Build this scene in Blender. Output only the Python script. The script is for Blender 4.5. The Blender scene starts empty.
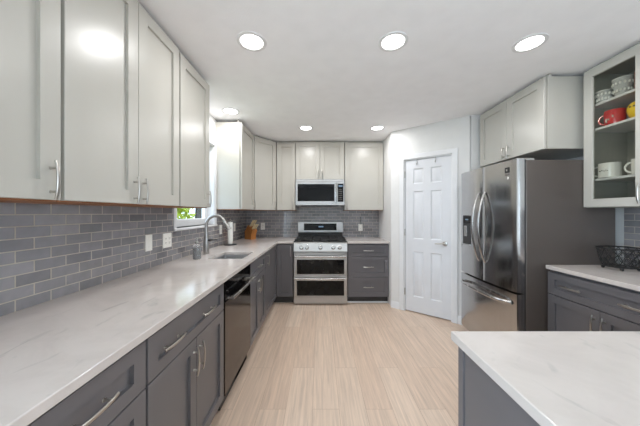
import bpy, bmesh, math, random
from mathutils import Vector, Matrix
random.seed(7)
SC = bpy.context.scene
COL = SC.collection
PI = math.pi
EYE = 1.325

# ------------------------------------------------------------------ camera
cd = bpy.data.cameras.new('camera'); cam = bpy.data.objects.new('camera', cd)
COL.objects.link(cam)
cam.location = (0, 0, EYE); cam.rotation_euler = (PI/2, 0, 0)
cd.sensor_width = 36; cd.lens = 250*36/640; cd.clip_start = .02; cd.clip_end = 200
SC.camera = cam
# ------------------------------------------------------------------ world, added fill lights, exposure
w = bpy.data.worlds.new('world'); SC.world = w; w.use_nodes = True
wb = w.node_tree.nodes['Background']
wb.inputs[0].default_value = (.66, .80, 1, 1); wb.inputs[1].default_value = 3.6
SC.view_settings.view_transform = 'Standard'; SC.view_settings.look = 'None'
SC.view_settings.gamma = 1; SC.view_settings.use_curve_mapping = False
SC.view_settings.exposure = 0.36
SC.cycles.max_bounces = 10; SC.cycles.diffuse_bounces = 6; SC.cycles.glossy_bounces = 5
SC.cycles.transparent_max_bounces = 12
SC.cycles.sample_clamp_indirect = 6.0
def area(name, loc, rot, sx, sy, power, color=(1,1,1), shape='RECTANGLE', spread=PI):
    l = bpy.data.lights.new(name, 'AREA'); l.shape = shape; l.size = sx; l.size_y = sy
    l.energy = power; l.color = color; l.spread = spread
    o = bpy.data.objects.new(name, l); COL.objects.link(o); o.location = loc; o.rotation_euler = rot
    return o
# fill lights added behind two made-up side windows of the unseen rear room
area('rear_fill_right', (3.42, -2.0, 1.25), (PI/2, 0, PI/2), 2.2, 1.9, 18, (1,.98,.97))
area('rear_fill_left', (-1.50, -1.45, 1.25), (PI/2, 0, -PI/2), 2.1, 1.9, 80, (.70,.84,1))
CAN_W = 5.0
CAN_COLOR = (1, 1, 1)

# ------------------------------------------------------------------ materials
def lin(c):
    return tuple((v/12.92 if v <= .04045 else ((v+.055)/1.055)**2.4) for v in (x/255 for x in c))
def mat(name, col, rough=.5, metal=0, bump=0, bscale=30, var=0, vscale=8, stretch=(1,1,1), coat=0, spec=.5, emit=None, rvar=0):
    m = bpy.data.materials.new(name); m.use_nodes = True
    nt = m.node_tree; N = nt.nodes; L = nt.links; b = N['Principled BSDF']
    b.inputs['Base Color'].default_value = (*col, 1); b.inputs['Roughness'].default_value = rough
    b.inputs['Metallic'].default_value = metal; b.inputs['Specular IOR Level'].default_value = spec
    b.inputs['Coat Weight'].default_value = coat; b.inputs['Coat Roughness'].default_value = .08
    if emit: b.inputs['Emission Color'].default_value = (*emit[0], 1); b.inputs['Emission Strength'].default_value = emit[1]
    tc = N.new('ShaderNodeTexCoord'); mp = N.new('ShaderNodeMapping'); mp.inputs['Scale'].default_value = stretch
    L.new(tc.outputs['Object'], mp.inputs['Vector'])
    nz = N.new('ShaderNodeTexNoise'); nz.inputs['Scale'].default_value = vscale; nz.inputs['Detail'].default_value = 4
    L.new(mp.outputs[0], nz.inputs['Vector'])
    v = max(var, .02)
    mr = N.new('ShaderNodeMapRange'); mr.inputs['To Min'].default_value = 1-v; mr.inputs['To Max'].default_value = 1+v
    mr.inputs['From Min'].default_value = .3; mr.inputs['From Max'].default_value = .7
    L.new(nz.outputs['Fac'], mr.inputs['Value'])
    mx = N.new('ShaderNodeMix'); mx.data_type = 'RGBA'; mx.blend_type = 'MULTIPLY'; mx.inputs[0].default_value = 1
    mx.inputs[6].default_value = (*col, 1); L.new(mr.outputs[0], mx.inputs[7]); L.new(mx.outputs[2], b.inputs['Base Color'])
    if rvar:
        m2 = N.new('ShaderNodeMapRange'); m2.inputs['To Min'].default_value = rough-rvar; m2.inputs['To Max'].default_value = rough+rvar
        m2.inputs['From Min'].default_value = .3; m2.inputs['From Max'].default_value = .7
        L.new(nz.outputs['Fac'], m2.inputs['Value']); L.new(m2.outputs[0], b.inputs['Roughness'])
    if bump:
        n2 = N.new('ShaderNodeTexNoise'); n2.inputs['Scale'].default_value = bscale; n2.inputs['Detail'].default_value = 3
        L.new(mp.outputs[0], n2.inputs['Vector'])
        bp = N.new('ShaderNodeBump'); bp.inputs['Strength'].default_value = bump; bp.inputs['Distance'].default_value = .01
        L.new(n2.outputs['Fac'], bp.inputs['Height']); L.new(bp.outputs[0], b.inputs['Normal'])
    return m

M = {}
M['wall'] = mat('wall paint', lin((222,221,219)), .75, bump=.06, bscale=160)
M['ceiling'] = mat('ceiling paint', lin((247,247,249)), .85, bump=.12, bscale=120)
M['trim'] = mat('trim paint', lin((226,226,227)), .4)
M['door_white'] = mat('door paint', lin((218,219,222)), .42)
M['upper'] = mat('light grey lacquer', lin((185,182,174)), .3, var=.015, vscale=3)
M['upper_in'] = mat('cabinet interior', lin((170,168,160)), .45)
M['lower'] = mat('charcoal lacquer', lin((102,100,103)), .3, var=.03, vscale=3)
M['toe'] = mat('toe kick', lin((60,60,60)), .5)
M['rawwood'] = mat('raw wood edge', lin((150,98,60)), .6, var=.12, vscale=14, stretch=(1,8,1))
M['steel'] = mat('brushed stainless', (.52,.51,.5), .24, metal=1, var=.05, vscale=40, stretch=(1,1,.05), rvar=.05)
M['steel_h'] = mat('brushed stainless across', (.50,.50,.50), .34, metal=1, var=.05, vscale=40, stretch=(.05,1,1), rvar=.05)
M['fridge'] = mat('fridge stainless', (.50,.495,.49), .16, metal=1, var=.03, vscale=60, stretch=(1,1,.03), rvar=.03)
M['fridge_side'] = mat('fridge side coating', lin((88,80,75)), .34, bump=.05, bscale=400)
M['nickel'] = mat('satin nickel', (.46,.44,.41), .3, metal=1)
M['faucet'] = mat('brushed nickel', (.40,.39,.375), .28, metal=1)
M['sinksteel'] = mat('sink steel', (.55,.55,.56), .33, metal=1, var=.05, vscale=50, stretch=(1,.05,1))
M['blacksteel'] = mat('black stainless', (.11,.10,.095), .12, metal=1, var=.03, vscale=40, stretch=(1,.05,1))
M['blackglass'] = mat('black glass', (.004,.004,.005), .06, spec=.22)
M['ovenglass'] = mat('oven glass', (.006,.006,.006), .07, spec=.22)
M['black'] = mat('black plastic', (.012,.012,.012), .4)
M['iron'] = mat('cast iron', (.012,.012,.012), .5, bump=.2, bscale=200)
M['darkgap'] = mat('dark metal', (.03,.03,.03), .5)
M['plate'] = mat('white plastic', lin((238,236,230)), .35)
M['slot'] = mat('outlet slot', (.12,.11,.10), .6)
M['paper'] = mat('paper', lin((240,238,232)), .9, bump=.3, bscale=150)
M['bamboo'] = mat('acacia wood', lin((168,108,52)), .45, var=.3, vscale=10, stretch=(1,1,.2))
M['palewood'] = mat('pale wood', lin((214,188,140)), .5, var=.12, vscale=20, stretch=(1,1,.3))
M['knifehandle'] = mat('cream handle', lin((218,200,160)), .45)
M['whitecer'] = mat('white ceramic', lin((240,239,234)), .15, coat=.3)
M['redcer'] = mat('red ceramic', lin((200,22,26)), .12, coat=.5)
M['yelcer'] = mat('yellow ceramic', lin((246,205,30)), .15, coat=.4)
M['browncer'] = mat('brown ceramic', lin((150,84,54)), .3)
M['inkblack'] = mat('black print', (.01,.01,.01), .5)
M['inkred'] = mat('white print', lin((240,238,232)), .4)
M['lens'] = mat('lamp lens', (.9,.9,.9), .5, emit=((1,.97,.93), 6.0))
M['led'] = mat('display glow', (.02,.02,.02), .3, emit=((.35,.6,.9), .25))
M['leaf'] = mat('leaf', lin((160,172,44)), .5, var=.55, vscale=2.2)
M['bark'] = mat('bark', lin((60,54,50)), .9, var=.3, vscale=12, stretch=(1,1,.2), bump=.4, bscale=30)
M['lawn'] = mat('lawn', lin((96,124,60)), .95, var=.4, vscale=4)
M['house'] = mat('neighbouring siding', lin((170,176,180)), .8)
M['porthole'] = mat('knob grey', (.35,.35,.34), .3, metal=1)

def glass(name, tint=(1,1,1), gloss=.06, trans=1.0):
    """see-through pane: mostly transparent, with a fresnel reflection"""
    m = bpy.data.materials.new(name); m.use_nodes = True
    nt = m.node_tree; N = nt.nodes; L = nt.links
    for n in list(N): N.remove(n)
    out = N.new('ShaderNodeOutputMaterial'); mix = N.new('ShaderNodeMixShader')
    t = N.new('ShaderNodeBsdfTransparent'); t.inputs[0].default_value = (*tint, 1)
    g = N.new('ShaderNodeBsdfGlossy'); g.inputs['Roughness'].default_value = .02
    f = N.new('ShaderNodeFresnel'); f.inputs[0].default_value = 1.45
    ge = N.new('ShaderNodeNewGeometry'); iv = N.new('ShaderNodeMath'); iv.operation = 'SUBTRACT'; iv.inputs[0].default_value = 1
    ml = N.new('ShaderNodeMath'); ml.operation = 'MULTIPLY'
    L.new(ge.outputs['Backfacing'], iv.inputs[1]); L.new(iv.outputs[0], ml.inputs[0]); L.new(f.outputs[0], ml.inputs[1])
    L.new(ml.outputs[0], mix.inputs[0]); L.new(t.outputs[0], mix.inputs[1]); L.new(g.outputs[0], mix.inputs[2])
    L.new(mix.outputs[0], out.inputs[0])
    return m
M['pane'] = glass('window pane', (.98,1,.99))
M['cabpane'] = glass('cabinet pane', (.84,.84,.81))
def realglass(name, col=(1,1,1), rough=.03, tr=.85):
    m = bpy.data.materials.new(name); m.use_nodes = True
    b = m.node_tree.nodes['Principled BSDF']
    b.inputs['Base Color'].default_value = (*col,1); b.inputs['Roughness'].default_value = rough
    b.inputs['Transmission Weight'].default_value = tr; b.inputs['IOR'].default_value = 1.3
    return m
M['bottle'] = realglass('clear bottle', (.86,.87,.88))
M['cupglass'] = realglass('etched glass', (.95,.96,.95), .15, .6)
M['soap'] = mat('grey soap', lin((120,122,124)), .2)

# quartz
def quartz():
    m = bpy.data.materials.new('white quartz'); m.use_nodes = True
    nt = m.node_tree; N = nt.nodes; L = nt.links; b = N['Principled BSDF']
    b.inputs['Roughness'].default_value = .13; b.inputs['Specular IOR Level'].default_value = .5
    tc = N.new('ShaderNodeTexCoord')
    n1 = N.new('ShaderNodeTexNoise'); n1.inputs['Scale'].default_value = 3.2; n1.inputs['Detail'].default_value = 9
    n1.inputs['Roughness'].default_value = .65; n1.inputs['Distortion'].default_value = 1.4
    L.new(tc.outputs['Object'], n1.inputs['Vector'])
    cr = N.new('ShaderNodeValToRGB'); e = cr.color_ramp.elements
    e[0].position = .36; e[0].color = (*lin((200,192,187)),1); e[1].position = .62; e[1].color = (*lin((209,201,196)),1)
    L.new(n1.outputs['Fac'], cr.inputs[0])
    # sparse short veins
    mp = N.new('ShaderNodeMapping'); mp.inputs['Scale'].default_value = (9, 3.5, 9); mp.inputs['Rotation'].default_value = (0,0,.5)
    L.new(tc.outputs['Object'], mp.inputs['Vector'])
    n2 = N.new('ShaderNodeTexNoise'); n2.inputs['Scale'].default_value = 1.6; n2.inputs['Detail'].default_value = 6; n2.inputs['Distortion'].default_value = .8
    L.new(mp.outputs[0], n2.inputs['Vector'])
    c2 = N.new('ShaderNodeValToRGB'); e = c2.color_ramp.elements
    e[0].position = .61; e[0].color = (0,0,0,1); e[1].position = .70; e[1].color = (1,1,1,1)
    L.new(n2.outputs['Fac'], c2.inputs[0])
    ml = N.new('ShaderNodeMath'); ml.operation = 'MULTIPLY'; ml.inputs[1].default_value = .55
    L.new(c2.outputs[0], ml.inputs[0])
    mx = N.new('ShaderNodeMix'); mx.data_type = 'RGBA'; L.new(ml.outputs[0], mx.inputs[0])
    L.new(cr.outputs[0], mx.inputs[6]); mx.inputs[7].default_value = (*lin((176,172,168)),1)
    L.new(mx.outputs[2], b.inputs['Base Color'])
    return m
M['quartz'] = quartz()

def brickmat(name, swap, c1, c2, mortar, bw, rh, ms, rough, zoff=0, uoff=0, floor=False):
    m = bpy.data.materials.new(name); m.use_nodes = True
    nt = m.node_tree; N = nt.nodes; L = nt.links; b = N['Principled BSDF']
    tc = N.new('ShaderNodeTexCoord'); sp = N.new('ShaderNodeSeparateXYZ'); cb = N.new('ShaderNodeCombineXYZ')
    L.new(tc.outputs['Object'], sp.inputs[0])
    au = N.new('ShaderNodeMath'); au.inputs[1].default_value = uoff; av = N.new('ShaderNodeMath'); av.inputs[1].default_value = zoff
    L.new(sp.outputs[swap[0]], au.inputs[0]); L.new(sp.outputs[swap[1]], av.inputs[0])
    L.new(au.outputs[0], cb.inputs[0]); L.new(av.outputs[0], cb.inputs[1])
    br = N.new('ShaderNodeTexBrick'); br.inputs['Scale'].default_value = 1
    br.inputs['Brick Width'].default_value = bw; br.inputs['Row Height'].default_value = rh
    br.inputs['Mortar Size'].default_value = ms; br.inputs['Mortar Smooth'].default_value = .15
    br.inputs['Color1'].default_value = (*c1,1); br.inputs['Color2'].default_value = (*c2,1); br.inputs['Mortar'].default_value = (*mortar,1)
    br.offset = .37 if floor else .5; br.offset_frequency = 2
    L.new(cb.outputs[0], br.inputs['Vector'])
    bp = N.new('ShaderNodeBump'); bp.inputs['Distance'].default_value = .002
    if floor:
        mp = N.new('ShaderNodeMapping'); mp.inputs['Scale'].default_value = (1.2, 26, 1)
        L.new(cb.outputs[0], mp.inputs['Vector'])
        # each board's own grain: shift by the board tint
        ad = N.new('ShaderNodeVectorMath'); ad.operation = 'ADD'
        sc = N.new('ShaderNodeVectorMath'); sc.operation = 'SCALE'; sc.inputs['Scale'].default_value = 37
        L.new(br.outputs['Color'], sc.inputs[0]); L.new(mp.outputs[0], ad.inputs[0]); L.new(sc.outputs[0], ad.inputs[1])
        nz = N.new('ShaderNodeTexNoise'); nz.inputs['Scale'].default_value = 2.2; nz.inputs['Detail'].default_value = 7; nz.inputs['Roughness'].default_value = .62
        nz.inputs['Distortion'].default_value = .5
        L.new(ad.outputs[0], nz.inputs['Vector'])
        mr = N.new('ShaderNodeMapRange'); mr.inputs['From Min'].default_value = .3; mr.inputs['From Max'].default_value = .7
        mr.inputs['To Min'].default_value = .80; mr.inputs['To Max'].default_value = 1.12
        L.new(nz.outputs['Fac'], mr.inputs['Value'])
        mx = N.new('ShaderNodeMix'); mx.data_type = 'RGBA'; mx.blend_type = 'MULTIPLY'; mx.inputs[0].default_value = 1
        L.new(br.outputs['Color'], mx.inputs[6]); L.new(mr.outputs[0], mx.inputs[7]); L.new(mx.outputs[2], b.inputs['Base Color'])
        b.inputs['Roughness'].default_value = rough
        bp.inputs['Strength'].default_value = .25
        L.new(br.outputs['Fac'], bp.inputs['Height']); bp.invert = True
    else:
        nz = N.new('ShaderNodeTexNoise'); nz.inputs['Scale'].default_value = 22; nz.inputs['Detail'].default_value = 2
        L.new(cb.outputs[0], nz.inputs['Vector'])
        mr = N.new('ShaderNodeMapRange'); mr.inputs['To Min'].default_value = .8; mr.inputs['To Max'].default_value = 1.2
        L.new(nz.outputs['Fac'], mr.inputs['Value'])
        mx = N.new('ShaderNodeMix'); mx.data_type = 'RGBA'; mx.blend_type = 'MULTIPLY'; mx.inputs[0].default_value = 1
        L.new(br.outputs['Color'], mx.inputs[6]); L.new(mr.outputs[0], mx.inputs[7]); L.new(mx.outputs[2], b.inputs['Base Color'])
        rr = N.new('ShaderNodeMapRange'); rr.inputs['To Min'].default_value = rough; rr.inputs['To Max'].default_value = .8
        L.new(br.outputs['Fac'], rr.inputs['Value']); L.new(rr.outputs[0], b.inputs['Roughness'])
        # hand-made waviness plus sunken joints
        n3 = N.new('ShaderNodeTexNoise'); n3.inputs['Scale'].default_value = 14; n3.inputs['Detail'].default_value = 1
        L.new(cb.outputs[0], n3.inputs['Vector'])
        ms_ = N.new('ShaderNodeMath'); ms_.operation = 'MULTIPLY_ADD'; ms_.inputs[1].default_value = -1.0
        L.new(br.outputs['Fac'], ms_.inputs[0]); L.new(n3.outputs['Fac'], ms_.inputs[2])
        L.new(ms_.outputs[0], bp.inputs['Height']); bp.inputs['Strength'].default_value = .55
        b.inputs['Coat Weight'].default_value = .4; b.inputs['Coat Roughness'].default_value = .04
    L.new(bp.outputs[0], b.inputs['Normal'])
    return m
T1, T2, TM = lin((120,118,122)), lin((146,144,147)), lin((190,181,168))
M['tile_y'] = brickmat('grey glass tile side', (1,2), T1, T2, TM, .138, .0505, .0024, .1, zoff=-.914)
M['tile_x'] = brickmat('grey glass tile back', (0,2), T1, T2, TM, .138, .0505, .0024, .1, zoff=-.914)
M['floor'] = brickmat('light oak plank', (1,0), lin((218,196,177)), lin((210,185,165)), lin((176,150,128)), 1.22, .18, .0012, .42, zoff=.05, uoff=.3, floor=True)

# ------------------------------------------------------------------ mesh helpers
class MB:
    def __init__(s): s.bm = bmesh.new()
    def box(s, x0, x1, y0, y1, z0, z1, bev=0, seg=1):
        r = bmesh.ops.create_cube(s.bm, size=1)
        vs = r['verts']
        for v in vs:
            v.co = Vector((x0+(v.co.x+.5)*(x1-x0), y0+(v.co.y+.5)*(y1-y0), z0+(v.co.z+.5)*(z1-z0)))
        if bev:
            es = list({e for v in vs for e in v.link_edges})
            bmesh.ops.bevel(s.bm, geom=es, offset=bev, segments=seg, affect='EDGES', profile=.5)
        return s
    def rings(s, rings, closed=True, cap0=True, cap1=True):
        """list of equal-length loops of points joined by quads"""
        R = [[s.bm.verts.new(p) for p in r] for r in rings]
        n = len(R[0])
        for a, b in zip(R, R[1:]):
            for i in range(n if closed else n-1):
                j = (i+1) % n
                try: s.bm.faces.new((a[i], a[j], b[j], b[i]))
                except ValueError: pass
        if cap0: s.bm.faces.new(R[0][::-1])
        if cap1: s.bm.faces.new(R[-1])
        return s
    def lathe(s, prof, c=(0,0,0), n=28, axis='z', cap0=True, cap1=True):
        """prof: (radius, height) pairs from bottom to top"""
        rr = []
        for r, h in prof:
            r = max(r, 1e-4); ring = []
            for i in range(n):
                a = 2*PI*i/n; p = (r*math.cos(a), r*math.sin(a), h)
                if axis == 'y': p = (p[0], -p[2], p[1])
                if axis == 'x': p = (p[2], p[0], p[1])
                ring.append((c[0]+p[0], c[1]+p[1], c[2]+p[2]))
            rr.append(ring)
        return s.rings(rr, cap0=cap0, cap1=cap1)
    def sweep(s, pts, rx, ry=None, n=10, up=(0,0,1), closed=False, square=False):
        pts = [Vector(p) for p in pts]; m = len(pts); rings = []
        f = lambda r, i: r[i] if isinstance(r, (list,tuple)) else r
        ry = rx if ry is None else ry
        for i, p in enumerate(pts):
            a = pts[(i-1) % m] if (closed or i > 0) else p; b = pts[(i+1) % m] if (closed or i < m-1) else p
            t = (b-a).normalized()
            u = Vector(up); sd = t.cross(u)
            if sd.length < 1e-3: sd = t.cross(Vector((1,0,0)))
            sd.normalize(); u = sd.cross(t).normalized()
            ring = []
            if square:
                for cx, cy in ((-1,-.6),(-.6,-1),(.6,-1),(1,-.6),(1,.6),(.6,1),(-.6,1),(-1,.6)):
                    ring.append(p + sd*cx*f(rx,i) + u*cy*f(ry,i))
            else:
                for k in range(n):
                    an = 2*PI*k/n
                    ring.append(p + sd*math.cos(an)*f(rx,i) + u*math.sin(an)*f(ry,i))
            rings.append(ring)
        if closed:
            rings.append(rings[0]); return s.rings(rings, cap0=False, cap1=False)
        return s.rings(rings)
    def prism(s, poly, z0, z1):
        return s.rings([[(x,y,z0) for x,y in poly], [(x,y,z1) for x,y in poly]])
    def ball(s, c, r, n=14, sx=1, sy=1, sz=1):
        rr = []
        for i in range(1, n):
            a = PI*i/n - PI/2
            rr.append([(c[0]+sx*r*math.cos(a)*math.cos(2*PI*k/(2*n)), c[1]+sy*r*math.cos(a)*math.sin(2*PI*k/(2*n)), c[2]+sz*r*math.sin(a)) for k in range(2*n)])
        return s.rings(rr)
    def mesh(s, name, material, sharp=28):
        bm = s.bm
        bmesh.ops.remove_doubles(bm, verts=bm.verts, dist=1e-6)
        bmesh.ops.recalc_face_normals(bm, faces=bm.faces)
        me = bpy.data.meshes.new(name); bm.to_mesh(me); bm.free()
        me.polygons.foreach_set('use_smooth', [True]*len(me.polygons))
        me.set_sharp_from_angle(angle=math.radians(sharp))
        me.materials.append(material)
        return me
    def build(s, name, material, parent=None, loc=(0,0,0), rot=(0,0,0), sharp=28):
        return put(name, s.mesh(name, material, sharp), parent, loc, rot)
def put(name, me, parent=None, loc=(0,0,0), rot=(0,0,0)):
    o = bpy.data.objects.new(name, me); COL.objects.link(o)
    o.location = loc; o.rotation_euler = rot
    if parent: o.parent = parent
    return o
def tag(o, label, cat, group=None):
    o['label'] = label; o['category'] = cat
    if group: o['group'] = group
    return o
def thing(name, label, cat, loc=(0,0,0), rz=0, group=None):
    o = bpy.data.objects.new(name, None); COL.objects.link(o)
    o.empty_display_size = .1; o.location = loc; o.rotation_euler = (0,0,rz)
    return tag(o, label, cat, group)
def struct(o): o['kind'] = 'structure'; return o
def sbox(name, m, *a, bev=0): return struct(MB().box(*a, bev=bev).build(name, M[m]))
def copy_tree(o, parent=None):
    c = o.copy(); COL.objects.link(c)
    if parent: c.parent = parent
    for ch in list(o.children): copy_tree(ch, c)
    return c

# ------------------------------------------------------------------ room
WL, WR, WB, RY, CH = -1.27, 2.44, 4.27, -3.6, 2.467
sbox('floor', 'floor', WL-.15, WR+.9, RY-.1, WB+.1, -.1, 0)
sbox('ceiling', 'ceiling', WL-.15, WR+.9, RY-.1, WB+.1, CH, CH+.1)
# left wall with the window hole
WY0, WY1, WZ0, WZ1 = 2.20, 3.00, 1.19, 2.13
b = MB(); x0, x1 = WL-.14, WL
b.box(x0,x1,RY,-2.55,0,CH); b.box(x0,x1,-.35,WY0,0,CH); b.box(x0,x1,-2.55,-.35,0,.3); b.box(x0,x1,-2.55,-.35,2.2,CH); b.box(x0,x1,WY1,WB+.1,0,CH); b.box(x0,x1,WY0,WY1,0,WZ0); b.box(x0,x1,WY0,WY1,WZ1,CH)
struct(b.build('wall_left', M['wall']))
sbox('wall_back', 'wall', WL, WR+.1, WB, WB+.1, 0, CH)
# right wall, with a hole for a made-up window in the unseen rear room
b = MB(); b.box(WR,WR+.1,-.2,WB,0,CH); struct(b.build('wall_right', M['wall']))
b = MB(); X = WR+.8
b.box(X,X+.1,RY,-3.1,0,CH); b.box(X,X+.1,-.9,-.2,0,CH); b.box(X,X+.1,-3.1,-.9,0,.3); b.box(X,X+.1,-3.1,-.9,2.2,CH)
b.box(WR+.1,X,-.2,-.1,0,CH)
struct(b.build('wall_right_rear', M['wall']))
sbox('wall_rear', 'wall', WL-.14, X+.1, RY-.1, RY, 0, CH)
for nm, xa, ya in (('fill_window_right', X+.03, -3.1), ('fill_window_left', WL-.09, -2.55)):  # unseen rear windows, put in to let the fill lights through
    b = MB()
    for y in (ya,ya+1.07,ya+2.14): b.box(xa,xa+.05,y,y+.06,.3,2.2)
    b.box(xa,xa+.05,ya,ya+2.2,.3,.36); b.box(xa,xa+.05,ya,ya+2.2,2.14,2.2)
    o = struct(b.build(nm, M['trim']))
    b = MB(); b.box(xa+.02,xa+.025,ya+.04,ya+2.16,.34,2.16); b.build('glass', M['pane'], o)

# pantry: short return wall, angled wall with the door opening, return beside the fridge
P0 = Vector((1.005, 3.52)); DIR = Vector((.777,-.629)).normalized(); NRM = Vector((DIR.y, -DIR.x))  # NRM faces the kitchen
if NRM.y > 0: NRM = -NRM
LEN = .955
P1 = P0 + DIR*LEN
sbox('wall_pantry_return', 'wall', P0.x, P0.x+.09, P0.y+.02, WB, 0, CH)
sbox('wall_fridge_alcove', 'wall', P1.x+.02, WR, P1.y, P1.y+.09, 0, CH)
ang = math.atan2(DIR.y, DIR.x)
pw = struct(bpy.data.objects.new('wall_pantry', None)); COL.objects.link(pw)
pw.location = (P0.x, P0.y, 0); pw.rotation_euler = (0,0,ang)
D0, D1, DH = .182, .772, 2.045       # door opening along the angled wall
b = MB(); b.box(0,D0,0,.09,0,CH); b.box(D1,LEN,0,.09,0,CH); b.box(D0,D1,0,.09,DH,CH)
b.build('wall_surface', M['wall'], pw)
# casing
b = MB(); cw = .062
for x in (D0-cw, D1): b.box(x, x+cw, -.017, -.0005, 0, DH+cw, bev=.004)
b.box(D0-cw, D1+cw, -.0175, -.0006, DH, DH+cw, bev=.004)
b.box(D0-.001, D0+.012, -.001, .09, 0, DH); b.box(D1-.012, D1+.001, -.001, .09, 0, DH); b.box(D0,D1,-.001,.09,DH-.012,DH)
o = struct(b.build('trim_1', M['trim'])); o.location = pw.location; o.rotation_euler = pw.rotation_euler
# six panel door
dr = struct(bpy.data.objects.new('door_1', None)); COL.objects.link(dr); dr.location = pw.location; dr.rotation_euler = pw.rotation_euler
def panel_door(w, h, rects):
    """slab with recessed, raised-centre panels on the front (y=0 faces the room)"""
    b = MB()
    xs = sorted({0, w, *[r[0] for r in rects], *[r[1] for r in rects]}); zs = sorted({0, h, *[r[2] for r in rects], *[r[3] for r in rects]})
    V = {}
    def v(x,y,z):
        k = (round(x,5),round(y,5),round(z,5))
        if k not in V: V[k] = b.bm.verts.new((x,y,z))
        return V[k]
    for i in range(len(xs)-1):
        for j in range(len(zs)-1):
            a,c,d,e = xs[i],xs[i+1],zs[j],zs[j+1]
            if any(r[0]<=a and c<=r[1] and r[2]<=d and e<=r[3] for r in rects): continue
            b.bm.faces.new((v(a,0,d),v(c,0,d),v(c,0,e),v(a,0,e)))
    for r in rects:
        def q(t,y): return [(r[0]+t,y,r[2]+t),(r[1]-t,y,r[2]+t),(r[1]-t,y,r[3]-t),(r[0]+t,y,r[3]-t)]
        L = [q(0,0),q(.010,.009),q(.018,.009),q(.034,.002)]
        for A,B in zip(L,L[1:]):
            for i in range(4):
                j=(i+1)%4; b.bm.faces.new((v(*A[i]),v(*A[j]),v(*B[j]),v(*B[i])))
        b.bm.faces.new([v(*p) for p in L[-1]])
    # edges and back
    o = [(0,0),(w,0),(w,h),(0,h)]
    xsb = {0:[x for x in xs],}
    bk = [b.bm.verts.new((x,.035,z)) for x,z in o]
    b.bm.faces.new(bk[::-1])
    b.bm.faces.new([v(x,0,0) for x in xs]+[bk[1],bk[0]])
    b.bm.faces.new([v(x,0,h) for x in xs[::-1]]+[bk[3],bk[2]])
    b.bm.faces.new([v(0,0,z) for z in zs[::-1]]+[bk[0],bk[3]])
    b.bm.faces.new([v(w,0,z) for z in zs]+[bk[2],bk[1]])
    return b
w_, h_ = D1-D0-.03, DH-.03
c0, c1, c2, c3 = .105, w_/2-.045, w_/2+.045, w_-.105
rects = [(a,bb,z0,z1) for a,bb in ((c0,c1),(c2,c3)) for z0,z1 in ((.2,.80),(.97,1.60),(1.70,1.90))]
panel_door(w_, h_, rects).build('door_panel', M['door_white'], dr, (D0+.015, .008, .014))
b = MB(); xx = D1-.015-.065; zz = .945
b.lathe([(.03,0),(.031,.006),(.026,.010),(.012,.012),(.011,.045)], (xx,.008,zz), axis='y')
b.sweep([(xx,-.036,zz),(xx-.03,-.040,zz+.002),(xx-.07,-.036,zz-.002),(xx-.11,-.030,zz-.004)], [.012,.011,.009,.007], [.009,.008,.007,.006])
b.build('door_handle', M['nickel'], dr)
for z in (.22, 1.02, 1.80):
    MB().lathe([(.006,0),(.007,.003),(.007,.087),(.006,.09)], (D0+.012, -.004, z), n=12).build('hinge', M['nickel'], dr)
for i, (x, t) in enumerate(((.17,'left'),(.40,'right'))):
    b = MB(); x = D0+x
    b.sweep([(x,.044,DH-.04),(x,.044,DH-.015),(x,.005,DH-.0145),(x,.0045,DH-.06),(x,-.014,DH-.082),(x,-.026,DH-.066)], .008, .0022, up=(1,0,0), square=True)
    o = tag(b.build('over_door_hook', M['nickel']), f'small metal hook over the top of the white pantry door, {"nearer the hinges" if i==0 else "nearer the lever handle side"}', 'hook')
    o.location = pw.location; o.rotation_euler = pw.rotation_euler
    o['group'] = 'hooks over the pantry door'

# baseboards
def baseboard(name, x0, x1, loc, rz):
    b = MB(); b.rings([[(x0,-.014,0),(x0,-.014,.075),(x0,-.006,.095),(x0,-.0005,.095),(x0,-.0005,0)],[(x1,-.014,0),(x1,-.014,.075),(x1,-.006,.095),(x1,-.0005,.095),(x1,-.0005,0)]])
    o = struct(b.build(name, M['trim'])); o.location = loc; o.rotation_euler = (0,0,rz)
baseboard('baseboard_pantry_left', .0, D0-cw-.001, (P0.x,P0.y,0), ang)
baseboard('baseboard_pantry_right', D1+cw+.001, LEN, (P0.x,P0.y,0), ang)
baseboard('baseboard_alcove', 0, WR-P1.x-.03, (P1.x+.02,P1.y,0), 0)

# backsplash
TZ0, TZ1 = .915, 1.369
b = MB(); b.box(WL+.0005,WL+.008,-.3,WY0-.045,TZ0,TZ1); b.box(WL+.0005,WL+.008,WY0-.045,WY1+.045,TZ0,1.168); b.box(WL+.0005,WL+.008,WY1+.045,WB-.0005,TZ0,TZ1)
struct(b.build('wall_left_backsplash', M['tile_y']))
b = MB(); b.box(WL+.008,P0.x-.0005,WB-.008,WB-.0005,TZ0,TZ1); b.box(-.385,.385,WB-.008,WB-.0005,TZ1,1.44)
struct(b.build('wall_back_backsplash', M['tile_x']))
struct(MB().box(WR-.008,WR-.0005,.05,2.0,TZ0,TZ1).build('wall_right_backsplash', M['tile_y']))

# window over the sink
wn = struct(bpy.data.objects.new('window_1', None)); COL.objects.link(wn)
b = MB()
b.box(WL-.001,WL+.014,WY0-.045,WY0,WZ0-.02,WZ1+.045,bev=.003); b.box(WL-.001,WL+.014,WY1,WY1+.045,WZ0-.02,WZ1+.045,bev=.003)
b.box(WL-.001,WL+.014,WY0,WY1,WZ1,WZ1+.045,bev=.003)
b.build('casing', M['trim'], wn)
MB().box(WL-.12,WL+.022,WY0-.045,WY1+.045,WZ0-.022,WZ0,bev=.004).build('sill', M['trim'], wn)
b = MB()
b.box(WL-.139,WL,WY0,WY0+.012,WZ0,WZ1); b.box(WL-.139,WL,WY1-.012,WY1,WZ0,WZ1); b.box(WL-.139,WL,WY0,WY1,WZ1-.012,WZ1)
b.build('jamb', M['trim'], wn)
b = MB(); a0,a1,q0,q1 = WL-.12, WL-.075, WY0+.012, WY1-.012
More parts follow.
